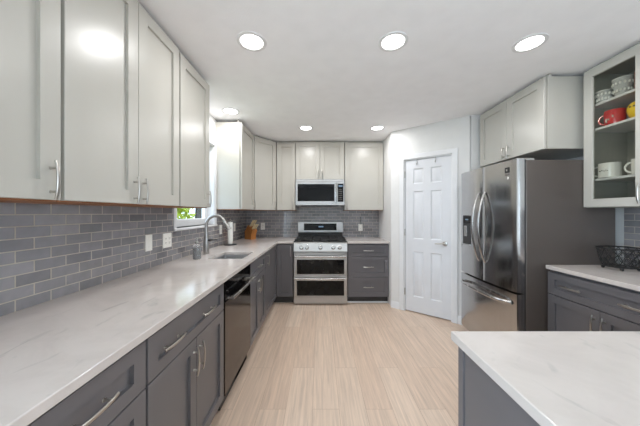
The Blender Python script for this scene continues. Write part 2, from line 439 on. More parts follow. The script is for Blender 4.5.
b.box(a0,a1,q0,q0+.055,WZ0,WZ1-.012,bev=.004); b.box(a0,a1,q1-.055,q1,WZ0,WZ1-.012,bev=.004)
b.box(a0,a1,q0+.05,q1-.05,WZ0,WZ0+.075,bev=.004); b.box(a0,a1,q0+.05,q1-.05,WZ1-.067,WZ1-.012,bev=.004); b.box(a0,a1,q0+.05,q1-.05,1.645,1.685,bev=.004)
b.build('sash', M['trim'], wn)
MB().box(a0+.02,a0+.024,q0+.05,q1-.05,WZ0+.07,WZ1-.06).build('glass', M['pane'], wn)

# outdoors, seen through that window
o = MB().box(-30,WL-.3,-6,40,-.5,-.3).build('lawn_ground', M['lawn']); struct(o)
t = thing('shrub', 'yellow-green leafy shrub outside the window over the sink', 'shrub', (-3.2,4.7,-.3))
b = MB(); rnd = random.Random(3)
for i in range(3800):
    u = Vector((rnd.gauss(0,1),rnd.gauss(0,1),rnd.gauss(0,1))).normalized()*(rnd.random()**.4)
    c = Vector((u.x*.72, u.y*.85, 1.5+u.z*1.05)); n = Vector((rnd.gauss(0,1),rnd.gauss(0,1),rnd.gauss(.6,1))).normalized()
    a = n.orthogonal().normalized(); a.rotate(Matrix.Rotation(rnd.random()*6.28,3,n)); d = n.cross(a); l = rnd.uniform(.05,.085)
    b.bm.faces.new([b.bm.verts.new(c+a*l), b.bm.verts.new(c+d*l*.5+n*.01), b.bm.verts.new(c-a*l), b.bm.verts.new(c-d*l*.5+n*.01)])
b.build('foliage', M['leaf'], t)
b = MB()
for k in range(6):
    an = k*1.05; b.sweep([(0.04*math.cos(an),.04*math.sin(an),0),(.15*math.cos(an),.15*math.sin(an),.7),(.45*math.cos(an),.5*math.sin(an),1.7)],[.035,.025,.012],n=8)
b.build('stem', M['bark'], t)
t = thing('tree', 'dark tree trunk outside, beside the yellow-green shrub behind the sink window', 'tree', (-3.64,7.5,-.3))
MB().sweep([(0,0,0),(.03,0,1.2),(-.02,.05,2.6),(.05,0,4.2)],[.2,.16,.14,.11],n=14).build('trunk', M['bark'], t)
b = MB()
for i in range(1500):
    u = Vector((rnd.gauss(0,1),rnd.gauss(0,1),rnd.gauss(0,1))).normalized()*(rnd.random()**.4)
    c = Vector((u.x*1.6, u.y*1.6, 4.4+u.z*1.3)); n = Vector((rnd.gauss(0,1),rnd.gauss(0,1),rnd.gauss(.6,1))).normalized()
    a = n.orthogonal().normalized(); d = n.cross(a); l = rnd.uniform(.1,.16)
    b.bm.faces.new([b.bm.verts.new(c+a*l), b.bm.verts.new(c+d*l*.5), b.bm.verts.new(c-a*l), b.bm.verts.new(c-d*l*.5)])
b.build('crown', M['leaf'], t)

# ------------------------------------------------------------------ cabinet kit (front faces -y at y=0, x along the width)
def shaker_mesh(w, h, stile=.058, th=.02, name='door', m='lower'):
    b = MB(); e = .0015; r = .013
    s = min(stile, h*.3)
    def q(t, y, tz=None):
        tz = t if tz is None else tz
        return [(t,y,tz),(w-t,y,tz),(w-t,y,h-tz),(t,y,h-tz)]
    b.rings([q(0,th), q(0,e), q(e,0), q(stile,0,s), q(stile+.0006,r,s+.0006)])
    return b
_pull = {}
def pull_mesh(l, m):
    """bowed flat bar pull along x on two posts, centred on the origin, sticking out to -y"""
    if (l,m) in _pull: return _pull[(l,m)]
    b = MB(); n = 14; pts=[]; rw=[]; rt=[]
    for i in range(n+1):
        t = -1+2*i/n
        pts.append((t*l/2, -.021-.007*(1-t*t)+.002*t**4, 0)); rw.append(.0066-.0012*t*t); rt.append(.0042)
    b.sweep(pts, rt, rw, n=10)
    for sx in (-1,1):
        b.lathe([(.0065,0),(.0045,.004),(.0045,.024)], (sx*l*.31,0,0), n=12, axis='y')
    _pull[(l,m)] = b.mesh('handle', M[m]); return _pull[(l,m)]
def add_pull(parent, x, z, vertical, l=.135, m='nickel'):
    return put('handle', pull_mesh(l,m), parent, (x,0,z), (0, PI/2 if vertical else 0, 0))
def door(parent, x0, x1, z0, z1, mt, hinge=None, stile=.058, name='door', pulls=(), y=0, vert=True, pl=.135, last=False, el=.0028):
    """pulls: (x,z) measured on the front"""
    g = .0018; ga = g+(el if abs(x0) < 1e-6 else 0); gb = g+(el if last else 0)
    d = shaker_mesh(x1-x0-ga-gb, z1-z0-2*g, stile).build(name, M[mt], parent, (x0+ga, y, z0+g))
    for px, pz in pulls: add_pull(d, px-x0-ga, pz-z0-g, vert, pl)
    return d
DEP = .027
def base_cabinet(label, w, loc, rz, layout, depth=.615, open_top=False, group='charcoal base cabinets', toe=True, pf=(.26,.75)):
    t = thing('base_cabinet', label, 'cabinet', loc, rz, group)
    b = MB(); z0, z1 = .1, .878
    if open_top:
        b.box(0,.018,DEP,depth,z0,.69); b.box(w-.018,w,DEP,depth,z0,z1); b.box(.018,w-.018,DEP,depth,z0,z0+.018); b.box(.018,w-.018,depth-.008,depth,z0,z1)
        b.box(.018,w-.018,DEP,DEP+.018,z1-.16,z1)
    else: b.box(0,w,DEP,depth,z0,z1)
    b.build('carcass', M['lower'], t)
    if toe:
        MB().box(0,w,.075,.09,.0,.1).build('toe_kick', M['toe'], t)
        MB().rings([[(x,.074,0),(x,.062,0),(x,.062,.008),(x,.066,.016),(x,.074,.018)] for x in (0,w)]).build('shoe_moulding', M['trim'], t)
    ZT = .866
    if layout == 'three_drawers':
        for a,c in ((.108,.392),(.394,.690),(.692,ZT)):
            door(t,0,w,a,c,'lower',last=True,name='drawer',pulls=[(w/2,(a+c)/2)],vert=False,pl=.15)
    elif layout == 'drawer_two_doors':
        door(t,0,w,.694,ZT,'lower',last=True,name='drawer',pulls=[(w*pf[0],.78),(w*pf[1],.78)],vert=False,pl=.15)
        door(t,0,w/2,.108,.692,'lower',pulls=[(w/2-.03,.585)],pl=.145); door(t,w/2,w,.108,.692,'lower',last=True,pulls=[(w/2+.03,.585)],pl=.145)
    elif layout == 'sink':
        door(t,0,w,.694,ZT,'lower',last=True,name='drawer_front',pulls=[(w*.5,.78)],vert=False,pl=.15)
        door(t,0,w/2,.108,.692,'lower',pulls=[(w/2-.03,.585)],pl=.145); door(t,w/2,w,.108,.692,'lower',last=True,pulls=[(w/2+.03,.585)],pl=.145)
    return t
def upper_cabinet(label, w, loc, rz, ndoors, h=1.066, depth=.32, hside='r', hz=.075, under=True, group='light grey wall cabinets', scribe=True, hx=None):
    """origin at the lower left front corner of the doors"""
    t = thing('wall_cabinet', label, 'cabinet', loc, rz, group)
    MB().box(0,w,DEP,depth,.004,h).build('carcass', M['upper'], t)
    if under: MB().box(.0,w,DEP-.004,depth,0,.0055).build('bottom_panel', M['rawwood'], t)
    if scribe: MB().box(0,w,DEP+.012,DEP+.03,h,CH-loc[2]-.002).build('filler', M['upper'], t)
    st = .068
    if ndoors == 1:
        x = w-.040 if hside=='r' else .040
        door(t,0,w,.003,h,'upper',stile=st,last=True,pulls=[(x,hz)])
    else:
        door(t,0,w/2,.003,h,'upper',stile=st,pulls=[(w/2-.032,hz)]); door(t,w/2,w,.003,h,'upper',stile=st,last=True,pulls=[(w/2+.032,hz)])
    return t

L90, R90 = PI/2, -PI/2
FX = -.63       # left base fronts
# left base run, from beside the camera to the corner
base_cabinet('charcoal three-drawer base cabinet, nearest unit of the left run under the white worktop', .455, (FX,.455,0), L90, 'three_drawers', depth=.635)
base_cabinet('charcoal base cabinet with one wide two-handled drawer over two doors, left of the dishwasher', .730, (FX,.912,0), L90, 'drawer_two_doors', depth=.635, pf=(.205,.665))
base_cabinet('charcoal base cabinet under the sink, just past the dishwasher', .634, (FX,2.259,0), L90, 'sink', depth=.635, open_top=True)
t = thing('corner_cabinet', 'charcoal corner base cabinet with two doors at right angles, left of the range', 'cabinet', (FX,2.895,0), 0, 'charcoal base cabinets')
b = MB(); b.prism([(-.635,0),(-DEP,0),(-DEP,.735+DEP),(.236,.735+DEP),(.236,1.37),(-.635,1.37)], .1, .878); b.build('carcass', M['lower'], t)
MB().prism([(-.09,0),(-.075,0),(-.075,.81),(.236,.81),(.236,.825),(-.09,.825)], 0, .1).build('toe_kick', M['toe'], t)
d = shaker_mesh(.728,.755,.058).build('door', M['lower'], t, (0,.003,.11), (0,0,L90)); add_pull(d, .09, .66, True, .145)
d = shaker_mesh(.228,.755,.058).build('door', M['lower'], t, (.004,.735,.11)); add_pull(d, .20, .66, True, .145)
# back right drawers
BFY = 3.63
base_cabinet('charcoal three-drawer base cabinet between the range and the pantry wall', .600, (.402,BFY,0), 0, 'three_drawers', depth=.638)
# right run
RFX = 1.803
base_cabinet('slate-blue looking base cabinet with wide drawer over two doors, beside the refrigerator', .75, (RFX,1.985,0), R90, 'drawer_two_doors', depth=.632)
base_cabinet('narrow charcoal base cabinet mostly hidden behind the peninsula, nearer than the two-door one', .36, (RFX,1.233,0), R90, 'sink', depth=.632)
# peninsula cabinet
t = thing('peninsula_cabinet', 'plain charcoal end panel and cabinet under the white peninsula worktop', 'cabinet', (.475,.13,0))
MB().box(.012,1.955,0,.715,.0,.878).build('carcass', M['lower'], t)
MB().box(0,.012,.0,.692,.0,.878,bev=.001).build('end_panel', M['lower'], t)
MB().box(-.004,.012,.694,.722,.0,.878,bev=.001).build('corner_post', M['lower'], t)

# ------------------------------------------------------------------ worktops
def worktop(name, label, xs, ys, keep):
    b = MB(); V = {}; z0, z1 = .884, .914
    def v(i,j,z):
        k=(i,j,z)
        if k not in V: V[k]=b.bm.verts.new((xs[i],ys[j],z))
        return V[k]
    cells = {(i,j) for i in range(len(xs)-1) for j in range(len(ys)-1) if keep(i,j)}
    for i,j in cells:
        b.bm.faces.new((v(i,j,z1),v(i+1,j,z1),v(i+1,j+1,z1),v(i,j+1,z1)))
        b.bm.faces.new((v(i,j,z0),v(i,j+1,z0),v(i+1,j+1,z0),v(i+1,j,z0)))
        for di,dj,p,q in ((-1,0,(i,j+1),(i,j)),(1,0,(i+1,j),(i+1,j+1)),(0,-1,(i,j),(i+1,j)),(0,1,(i+1,j+1),(i,j+1))):
            if (i+di,j+dj) not in cells: b.bm.faces.new((v(*p,z0),v(*q,z0),v(*q,z1),v(*p,z1)))
    o = b.build(name, M['quartz'])
    md = o.modifiers.new('edge','BEVEL'); md.width=.003; md.segments=2; md.limit_method='ANGLE'; md.angle_limit=.6
    return tag(o, label, 'countertop', 'white quartz worktops')
SX0,SX1,SY0,SY1 = -1.01,-.70,2.245,2.64
worktop('countertop','white quartz worktop running along the left wall around the sink to the range',[WL+.001,SX0,SX1,-.605,-.383],[-.3,SY0,SY1,3.605,WB-.001],
        lambda i,j: (i<3 and not (i==1 and j==1)) or (i==3 and j==3))
worktop('countertop','short white quartz worktop on the drawers between the range and the pantry wall',[.397,1.003],[3.605,WB-.001],lambda i,j: True)
worktop('countertop','white quartz worktop of the peninsula turning along the right wall to the refrigerator',[.455,1.79,WR-.001],[.1,.871,1.985],lambda i,j: j==0 or i==1)

# sink, faucet
t = thing('sink', 'undermount stainless sink basin set into the left worktop', 'sink', ((SX0+SX1)/2,(SY0+SY1)/2,.914))
hw, hl = (SX1-SX0)/2+.004, (SY1-SY0)/2+.004
b = MB()
def rr(w,l,z,r=.03):
    P=[]
    for cx,cy,a0 in ((w-r,l-r,0),(-w+r,l-r,90),(-w+r,-l+r,180),(w-r,-l+r,270)):
        for k in range(5): a=math.radians(a0+k*22.5); P.append((cx+r*math.cos(a),cy+r*math.sin(a),z))
    return P
b.rings([rr(hw+.012,hl+.012,-.0312),rr(hw,hl,-.0312),rr(hw-.002,hl-.002,-.17),rr(hw-.03,hl-.03,-.2),rr(.06,.06,-.205)],cap0=False)
b.build('basin', M['sinksteel'], t)
MB().lathe([(.045,0),(.045,.002),(.03,.003),(.028,0.0005)],(0,0,-.2045),n=24).build('drain', M['steel'], t)
t = thing('faucet', 'tall brushed nickel gooseneck faucet behind the sink', 'faucet', (-1.14,2.505,.9141))
MB().lathe([(.031,0),(.031,.006),(.026,.01),(.0275,.02),(.0285,.10),(.025,.145),(.019,.185),(.0165,.22)],n=28).build('body', M['faucet'], t)
pts = [(0,0,.19),(0,0,.26)]; R=.098
for k in range(13): a = PI-k*PI*.87/12; pts.append((R+R*math.cos(a),-.012*k/12,.285+R*math.sin(a)))
MB().sweep(pts,.0155,n=14,up=(0,1,0)).build('spout', M['faucet'], t)
a = Vector(pts[-1]); dv=(Vector(pts[-1])-Vector(pts[-2])).normalized()
MB().sweep([a,a+dv*.005,a+dv*.03,a+dv*.085,a+dv*.09],[.0155,.0195,.0215,.0225,.018],n=16,up=(0,1,0)).build('spray_head', M['faucet'], t)
b = MB(); b.sweep([(.018,0,.138),(.036,0,.14),(.05,-.002,.142)],[.012,.013,.011],n=14,up=(0,1,0)); b.sweep([(.046,-.002,.142),(.09,-.01,.144),(.115,-.012,.143)],[.007,.0055,.005],n=10)
b.build('lever', M['darkgap'], t)
# soap dispenser
t = thing('soap_dispenser', 'clear soap pump bottle with grey contents beside the faucet', 'soap dispenser', (-1.10,2.235,.9141))
MB().lathe([(.030,0),(.033,.004),(.034,.02),(.034,.105),(.031,.122),(.016,.134),(.014,.142)],n=24).build('bottle', M['bottle'], t)
MB().lathe([(.028,.004),(.0305,.008),(.0305,.100),(.029,.102)],n=24).build('soap', M['soap'], t)
b = MB(); b.lathe([(.0165,.140),(.0165,.155),(.006,.157),(.005,.178),(.010,.18),(.010,.187),(.006,.189)],n=18)
b.sweep([(0,0,.184),(.035,0,.185),(.04,0,.176)],.0042,n=8); b.build('pump', M['nickel'], t)
# paper towels
PT = (-1.155,3.22,.9141)
t = thing('paper_towel_holder', 'upright paper towel holder with dark round base on the left worktop near the corner', 'paper towel holder', PT)
MB().lathe([(.078,0),(.08,.004),(.078,.012),(.02,.014)],n=32).build('base', M['darkgap'], t)
MB().lathe([(.006,.013),(.006,.31),(.012,.316),(.013,.324),(.006,.333)],n=14).build('rod', M['nickel'], t)
b = MB(); b.rings([[(r*math.cos(2*PI*k/32),r*math.sin(2*PI*k/32),z) for k in range(32)] for r,z in ((.014,.0165),(.030,.0165),(.031,.02),(.031,.292),(.030,.294),(.014,.294),(.014,.0165))],cap0=False,cap1=False)
tag(b.build('paper_towel_roll', M['paper'], None, PT), 'narrow white paper towel roll on its upright holder near the corner', 'paper towel roll')

# knife block and knives
KB = Vector((-1.085,3.93,.9141)); KR = math.radians(58)
t = thing('knife_block', 'slanted warm wood knife block holding cream-handled knives on the corner worktop', 'knife block', KB, KR)
b = MB(); b.rings([[(x,-.055,0),(x,.085,0),(x,.085,.12),(x,.02,.215),(x,-.085,.14),(x,-.06,.07)] for x in (-.05,.05)]); b.build('block', M['bamboo'], t)
b = MB(); b.rings([[(x,-.0865,.141),(x,-.0185+.04,.2165),(x,.0155,.2215),(x,-.092,.145)] for x in (-.047,.047)]); b.build('slot_plate', M['bamboo'], t)
n = Vector((0,-.0785,.105)).normalized(); up = Vector((0,.105,.075)).normalized()
ks = [(-.033,.72,'tall'),(0,.74,'tall'),(.033,.72,'tall'),(-.034,.22,'low'),(0,.24,'low'),(.034,.22,'low')]
knife = None
for i,(x,s,k) in enumerate(ks):
    c = Vector((x,-.09,.145)) + Vector((0,.1075,.0765))*s + n*.006
    rotm = Matrix.Rotation(KR,3,'Z')
    l = .115 if k=='tall' else .085
    h = MB(); h.sweep([(0,0,0),(0,0,.012),(0,0,l*.5),(0,0,l-.008),(0,0,l)],[.008,.0098,.009,.0105,.007],[.012,.014,.012,.0145,.009],n=10,up=(0,1,0))
    q = Vector((0,0,1)).rotation_difference(rotm @ n)
    names = ['outer left','middle','outer right']
    lab = (f'cream-handled kitchen knife, {names[i]} of the back row in the knife block' if i<3 else f'small cream-handled knife, {["first","second","third"][i-3]} from the left in the front row of the knife block')
    o = bpy.data.objects.new('kitchen_knife', None); COL.objects.link(o)
    o.location = KB + rotm @ c; o.rotation_mode='QUATERNION'; o.rotation_quaternion = q
    tag(o, lab, 'knife', 'knives in the knife block')
    h.build('handle', M['knifehandle'], o)
    MB().box(-.0012,.0012,-.009,.009,-.004,.004).build('bolster', M['nickel'], o)

# ------------------------------------------------------------------ outlets
def outlet(label, loc, rz, w=.072, h=.118, kind='outlet'):
    t = thing('wall_outlet' if kind!='switch' else 'wall_switch', label, 'outlet' if kind!='switch' else 'light switch', loc, rz, 'white cover plates on the backsplash')
    MB().box(-w/2,w/2,-.006,0,-h/2,h/2,bev=.002).build('cover_plate', M['plate'], t)
    for gx in ((-.024,.024) if w>.1 else (0,)):
        if kind=='switch':
            MB().box(gx-.016,gx+.016,-.009,-.005,-.033,.033,bev=.002).build('rocker', M['plate'], t)
        else:
            f = MB().box(gx-.016,gx+.016,-.0078,-.005,-.034,.034,bev=.001).build('socket', M['plate'], t)
            b = MB()
            for z in (-.017,.017):
                for sx in (-.006,.006): b.box(gx+sx-.0013,gx+sx+.0013,-.0084,-.0076,z-.005,z+.005)
                b.box(gx-.002,gx+.002,-.0084,-.0076,z-.012,z-.0085)
            b.build('slots', M['slot'], f)
    return t
tl = WL+.0085
outlet('single white switch plate on the left backsplash, nearer of the two below the cabinets', (tl,1.838,1.105), L90, kind='switch')
outlet('double-width white outlet plate on the left backsplash just before the window', (tl,2.06,1.10), L90, w=.114)
outlet('white outlet plate on the left backsplash between faucet and paper towels', (tl,3.17,1.115), L90)
outlet('white outlet plate on the left backsplash near the corner, behind the paper towels', (tl,3.68,1.115), L90)
outlet('white outlet plate on the back backsplash between knife block and range', (-.975,WB-.0085,1.10), 0)
outlet('white outlet plate with a charger plugged in, right of the range', (.69,WB-.0085,1.08), 0)
t = thing('plug_charger', 'small white charger with dark cord plugged into the outlet right of the range', 'charger', (.69,WB-.0165,1.10))
MB().box(-.019,.019,-.032,0,-.012,.032,bev=.004).build('plug_body', M['plate'], t)
MB().sweep([(.0,-.02,.03),(.002,-.02,.06),(-.004,-.014,.09),(.004,-.006,.12),(0,.004,.16)],.004,n=6).build('cord', M['black'], t)

# ------------------------------------------------------------------ dishwasher
t = thing('dishwasher', 'black stainless dishwasher with towel-bar handle in the left base run', 'dishwasher', (FX,1.647,0), L90)
w = .608
MB().box(.004,w-.004,.03,.6,.02,.69).box(.004,w-.004,.03,.045,.69,.878).build('tub', M['darkgap'], t)
MB().box(.003,w-.003,-.004,.028,.115,.735,bev=.003).build('door_panel', M['blacksteel'], t)
MB().box(.003,w-.003,-.004,.028,.74,.872,bev=.003).build('control_panel', M['blackglass'], t)
b = MB(); pts=[(.03+i*(w-.06)/12, -.046-.006*math.sin(PI*i/12), .755) for i in range(13)]
b.sweep(pts,.009,.011,n=12)
for x in (.045,w-.045): b.box(x-.012,x+.012,-.046,-.003,.747,.763,bev=.002)
b.build('handle', M['steel'], t)
MB().box(.003,w-.003,.03,.045,.02,.11).build('kick_plate', M['black'], t)
MB().box(.27,.325,-.0055,-.003,.665,.673).build('badge', M['steel'], t)

# ------------------------------------------------------------------ range
RX0, RX1 = -.378, .392
t = thing('range_oven', 'stainless gas range with double oven against the back wall', 'range', ((RX0+RX1)/2,3.60,0))
W = (RX1-RX0)/2
MB().box(-W,W,.03,.655,.02,.885).build('body', M['steel_h'], t)
MB().box(-W+.02,W-.02,.05,.5,.0,.02).build('plinth', M['black'], t)
MB().box(-W,W,.0,.035,.018,.115,bev=.003).build('bottom_drawer', M['steel_h'], t)
def oven_door(z0,z1,gz0,gz1,hz):
    d = MB().box(-W,W,-.008,.028,z0,z1,bev=.004).build('oven_door', M['steel_h'], t)
    MB().box(-W+.045,W-.045,-.0105,-.006,gz0,gz1,bev=.0015).build('window', M['ovenglass'], d)
    b = MB(); pts=[(-W+.02+i*(2*W-.04)/16, -.05-.012*math.sin(PI*i/16), hz) for i in range(17)]
    b.sweep(pts,.011,.013,n=12)
    for sx in (-1,1): b.box(sx*(W-.035)-.012,sx*(W-.035)+.012,-.052,-.006,hz-.009,hz+.009,bev=.003)
    b.build('handle', M['steel'], d)
oven_door(.425,.752,.447,.655,.705); oven_door(.120,.420,.137,.352,.388)
# sloped knob panel
b = MB(); b.rings([[(x,-.012,.765),(x,-.02,.775),(x,.012,.885),(x,.03,.898),(x,.07,.898),(x,.07,.765)] for x in (-W,W)]); b.build('control_panel', M['steel_h'], t)
kn = Vector((0,-.96,.28)).normalized(); q = Vector((0,0,1)).rotation_difference(kn)
for x in (-.275,-.195,0,.185,.275):
    k = MB().lathe([(.031,0),(.031,.006),(.025,.009),(.0235,.034),(.021,.037),(.0,.0372)],n=24).build('knob', M['steel'], t, (x,-.0035,.828)); k.rotation_mode='QUATERNION'; k.rotation_quaternion=q
    MB().box(-.0018,.0018,.004,.0225,.037,.0385).build('pointer', M['darkgap'], k)
MB().box(-W,W,.03,.60,.8985,.913,bev=.002).build('cooktop', M['black'], t)
for x,y,r in ((-.25,.17,.045),(-.25,.43,.04),(0,.3,.055),(.25,.17,.05),(.25,.43,.038)):
    MB().lathe([(r,.912),(r,.919),(r*.75,.920),(r*.72,.927),(r*.3,.929),(0,.929)],(x,y,0),n=24).build('burner', M['iron'], t)
for cx in (-.25,0,.25):
    b = MB(); g=.118; zz=.938
    for x in (-g,0,g): b.box(cx+x-.006,cx+x+.006,.05,.57,zz-.009,zz+.006,bev=.002)
    for y in (.05,.17,.31,.43,.57): b.box(cx-g,cx+g,y-.006,y+.006,zz-.009,zz+.006,bev=.002)
    for x in (-g,g):
        for y in (.05,.57): b.box(cx+x-.007,cx+x+.007,y-.007,y+.007,.9125,zz)
    b.build('grate', M['iron'], t)
MB().box(-W+.015,W-.015,.605,.64,.9,1.005).build('riser', M['black'], t)
g = MB().box(-W+.005,W-.005,.585,.655,1.0,1.178,bev=.006).build('back_guard', M['steel_h'], t)
MB().box(-.275,.27,.5825,.59,1.035,1.15,bev=.002).build('display', M['blackglass'], g)
MB().box(-.03,.05,.5815,.584,1.085,1.108).build('clock', M['led'], g)

# ------------------------------------------------------------------ microwave
t = thing('microwave', 'stainless over-the-range microwave with black window', 'microwave', (.0,3.885,1.44))
W = .380
MB().box(-W,W,.02,.375,.004,.408).build('body', M['steel_h'], t)
MB().box(-W,W,.0,.022,.37,.409,bev=.003).build('vent_strip', M['steel_h'], t)
d = MB().box(-W,.262,-.004,.022,.005,.368,bev=.004).build('door', M['steel_h'], t)
MB().box(-W+.032,.222,-.0065,-.003,.068,.335,bev=.002).build('window', M['blackglass'], d)
b = MB(); b.sweep([(.243,-.04-.006*math.sin(PI*i/10),.045+i*.030) for i in range(11)],.012,.008,n=12,up=(0,1,0))
for z in (.06,.33): b.box(.236,.25,-.04,-.003,z-.008,z+.008)
b.build('handle', M['steel'], d)
MB().box(.266,W,-.004,.022,.005,.368,bev=.003).build('control_housing', M['steel_h'], t)
k = MB().box(.276,W-.016,-.0065,-.003,.06,.34,bev=.001).build('keypad', M['blackglass'], t)
MB().box(.288,W-.03,-.0072,-.006,.29,.318).build('display', M['led'], k)
b = MB()
for r in range(6):
    for c in range(3): b.box(.286+c*.022,.300+c*.022,-.0071,-.006,.085+r*.031,.1+r*.031)
b.build('keys', M['slot'], k)
MB().box(-.3,.3,.06,.3,.0,.006).build('filter_grille', M['darkgap'], t)

# ------------------------------------------------------------------ wall cabinets, left and back
UX, UZ, UH = -.95, 1.367, 1.075
upper_cabinet('light grey one-door wall cabinet nearest the camera on the left wall, cut by the frame', .46, (UX,.462,UZ), L90, 1, hside='r')
upper_cabinet('light grey two-door wall cabinet, middle one on the left wall, paired centre handles', .768, (UX,.926,UZ), L90, 2)
upper_cabinet('light grey one-door wall cabinet on the left wall, ending at the window', .455, (UX,1.70,UZ), L90, 1, hside='r', h=1.055)
upper_cabinet('light grey wall cabinet past the window showing its tall plain side', .575, (UX,3.04,UZ), L90, 1, hside='r')
t = thing('corner_wall_cabinet', 'light grey angled corner wall cabinet above the knife block', 'cabinet', (0,0,UZ), 0, 'light grey wall cabinets')
A, Bp = Vector((-.95,3.622)), Vector((-.688,3.94))
dd = (Bp-A).normalized(); nn = Vector((-dd.y,dd.x))
A2, B2 = A+nn*DEP, Bp+nn*DEP
b = MB(); b.prism([(WL+.001,3.622),(A2.x,3.622+.004),(A2.x+.001,A2.y+.001),(B2.x-.001,B2.y),(-.692,3.955),(-.692,WB-.001),(WL+.001,WB-.001)],.004,UH); b.build('carcass', M['upper'], t)
b = MB(); b.prism([(WL+.001,3.625),(A2.x,3.628),(B2.x-.003,B2.y),(-.692,WB-.001),(WL+.001,WB-.001)],0,.0035); b.build('bottom_panel', M['rawwood'], t)
wd = (Bp-A).length
d = shaker_mesh(wd-.006,UH-.005,.068).build('door', M['upper'], t, (A.x+dd.x*.003,A.y+dd.y*.003,.004), (0,0,math.atan2(dd.y,dd.x))); add_pull(d, wd-.04, .072, True)
m1 = A2+nn*.012; m2 = B2+nn*.012
MB().prism([(m1.x,m1.y),(m2.x,m2.y),(m2.x+nn.x*.018,m2.y+nn.y*.018),(m1.x+nn.x*.018,m1.y+nn.y*.018)],UH,CH-UZ-.002).build('filler', M['upper'], t)
UY = 3.94
upper_cabinet('narrow light grey one-door wall cabinet left of the microwave', .296, (-.686,UY,UZ), 0, 1, hside='r', depth=.328)
upper_cabinet('short light grey two-door wall cabinet above the microwave', .774, (-.388,UY,1.853), 0, 2, h=UH-(1.853-UZ), depth=.328, under=False)
upper_cabinet('wide light grey one-door wall cabinet right of the microwave', .612, (.389,UY,UZ), 0, 1, hside='l', depth=.328)
# above the fridge
upper_cabinet('short light grey two-door cabinet above the refrigerator', .83, (1.833,2.872,1.848), R90, 2, h=UH-(1.848-UZ), depth=.605, under=False)

# ------------------------------------------------------------------ glass-door cabinet with crockery
GX = 2.10
t = thing('glass_door_cabinet', 'light grey wall cabinet with glass door showing crockery on shelves', 'cabinet', (GX,1.995,UZ), R90)
w, dp = .392, WR-GX-.001
b = MB()
b.box(0,.018,DEP,dp,0,UH); b.box(w-.018,w,DEP,dp,0,UH); b.box(.018,w-.018,DEP,dp,0,.018); b.box(.018,w-.018,DEP,dp,UH-.018,UH); b.box(.018,w-.018,dp-.008,dp,.018,UH-.018)
b.build('carcass', M['upper_in'], t)
MB().box(0,w,DEP+.012,DEP+.03,UH,CH-UZ-.002).build('filler', M['upper'], t)
b = MB(); s=.06
def q(t_,y): return [(t_,y,t_),(w-.004-t_,y,t_),(w-.004-t_,y,UH-.005-t_),(t_,y,UH-.005-t_)]
b.rings([q(0,.02),q(0,.0015),q(.0015,0),q(s,0),q(s+.003,.006),q(s+.003,.02),q(0,.02)],cap0=False,cap1=False)
d = b.build('door', M['upper'], t, (.002,0,.003))
MB().box(s-.004,w-s+.0,.011,.015,s-.004,UH-s).build('glass_pane', M['cabpane'], d)
add_pull(d, w-.034, .085, True)
SH = {}
for nm,z in (('low',1.589),('mid',1.978),('top',2.168)):
    MB().box(.018,w-.018,DEP+.006,dp-.009,z-UZ-.016,z-UZ).build('shelf', M['trim'], t); SH[nm]=z+.0005
def cup_profile(r0,r1,h,th=.004):
    return [(r0*.6,0),(r0,.002),(r0*1.02,.006),(r1,h),(r1-th,h),(r0-th,.010),(.001,.008)]
def cup(name,label,cat,loc,r0,r1,h,m,hr=None,hdir=0,group=None,body='body',prof=None):
    t = thing(name,label,cat,loc,hdir,group)
    MB().lathe(prof or cup_profile(r0,r1,h),n=28,cap1=True).build(body, M[m], t)
    if hr:
        rm=(r0+r1)/2; pts=[(rm-.003+hr*math.sin(PI*k/10)*.9, 0, h*.5+h*.33*math.cos(PI*k/10)) for k in range(11)]
        MB().sweep(pts,.0055,.0045,n=10,up=(0,1,0)).build('handle', M[m], t)
    return t
XC = GX+.085
# glass cups with cut bands
for lab,y,r,h in (('squat etched glass bowl, left one on the top shelf of the glass-door cabinet',1.922,.049,.088),('taller etched glass tumbler, middle of the top shelf in the glass-door cabinet',1.803,.054,.125)):
    t = cup('glass_cup',lab,'glass',(XC,y,SH['top']),r*.7,r,h,'cupglass')
    b = MB()
    for k in range(14):
        a=2*PI*k/14
        for z in (.3,.7):
            rr_=r*(.7+.3*z)+.0005; b.ball((rr_*math.cos(a),rr_*math.sin(a),h*z),.007,n=5,sz=1.6)
    b.lathe([(r-.004,h-.004),(r+.001,h-.003),(r+.001,h+.001),(r-.004,h+.001)],n=28)
    b.build('cut_pattern', M['whitecer'], t)
cup('jar','brown jar at the right edge of the top shelf in the glass-door cabinet','jar',(XC,1.685,SH['top']),.04,.042,.12,'browncer')
t = cup('mug','round red mug with white marks on the middle shelf of the glass-door cabinet','mug',(XC,1.852,SH['mid']),.054,.056,.105,'redcer',hr=.035,hdir=math.radians(115))
b = MB()
for k,(a0,z,ww,hh) in enumerate(((-150,.055,.03,.018),(-185,.03,.02,.03),(-172,.036,.02,.012))):
    a=math.radians(a0-115); rx=.0575
    b.ball((rx*math.cos(a),rx*math.sin(a),z),.010,n=6,sx=.45,sy=1.3,sz=hh*60)
b.build('white_mark', M['inkred'], t)
t = cup('mug','round yellow mug with black dots on the middle shelf of the glass-door cabinet','mug',(XC,1.712,SH['mid']),.044,.052,.115,'yelcer',prof=[(.02,0),(.034,.002),(.046,.02),(.054,.045),(.056,.062),(.052,.085),(.042,.104),(.034,.110),(.030,.106),(.03,.03),(.001,.02)])
b = MB()
for a0,z in ((-165,.066),(-188,.066)):
    a=math.radians(a0); b.ball((.0535*math.cos(a),.0535*math.sin(a),z+.010),.006,n=6)
b.build('black_dots', M['inkblack'], t)
t = cup('mug','big white mug with black lettering on the low shelf of the glass-door cabinet','mug',(XC,1.885,SH['low']),.060,.060,.110,'whitecer',hr=.042,hdir=math.radians(115))
b = MB()
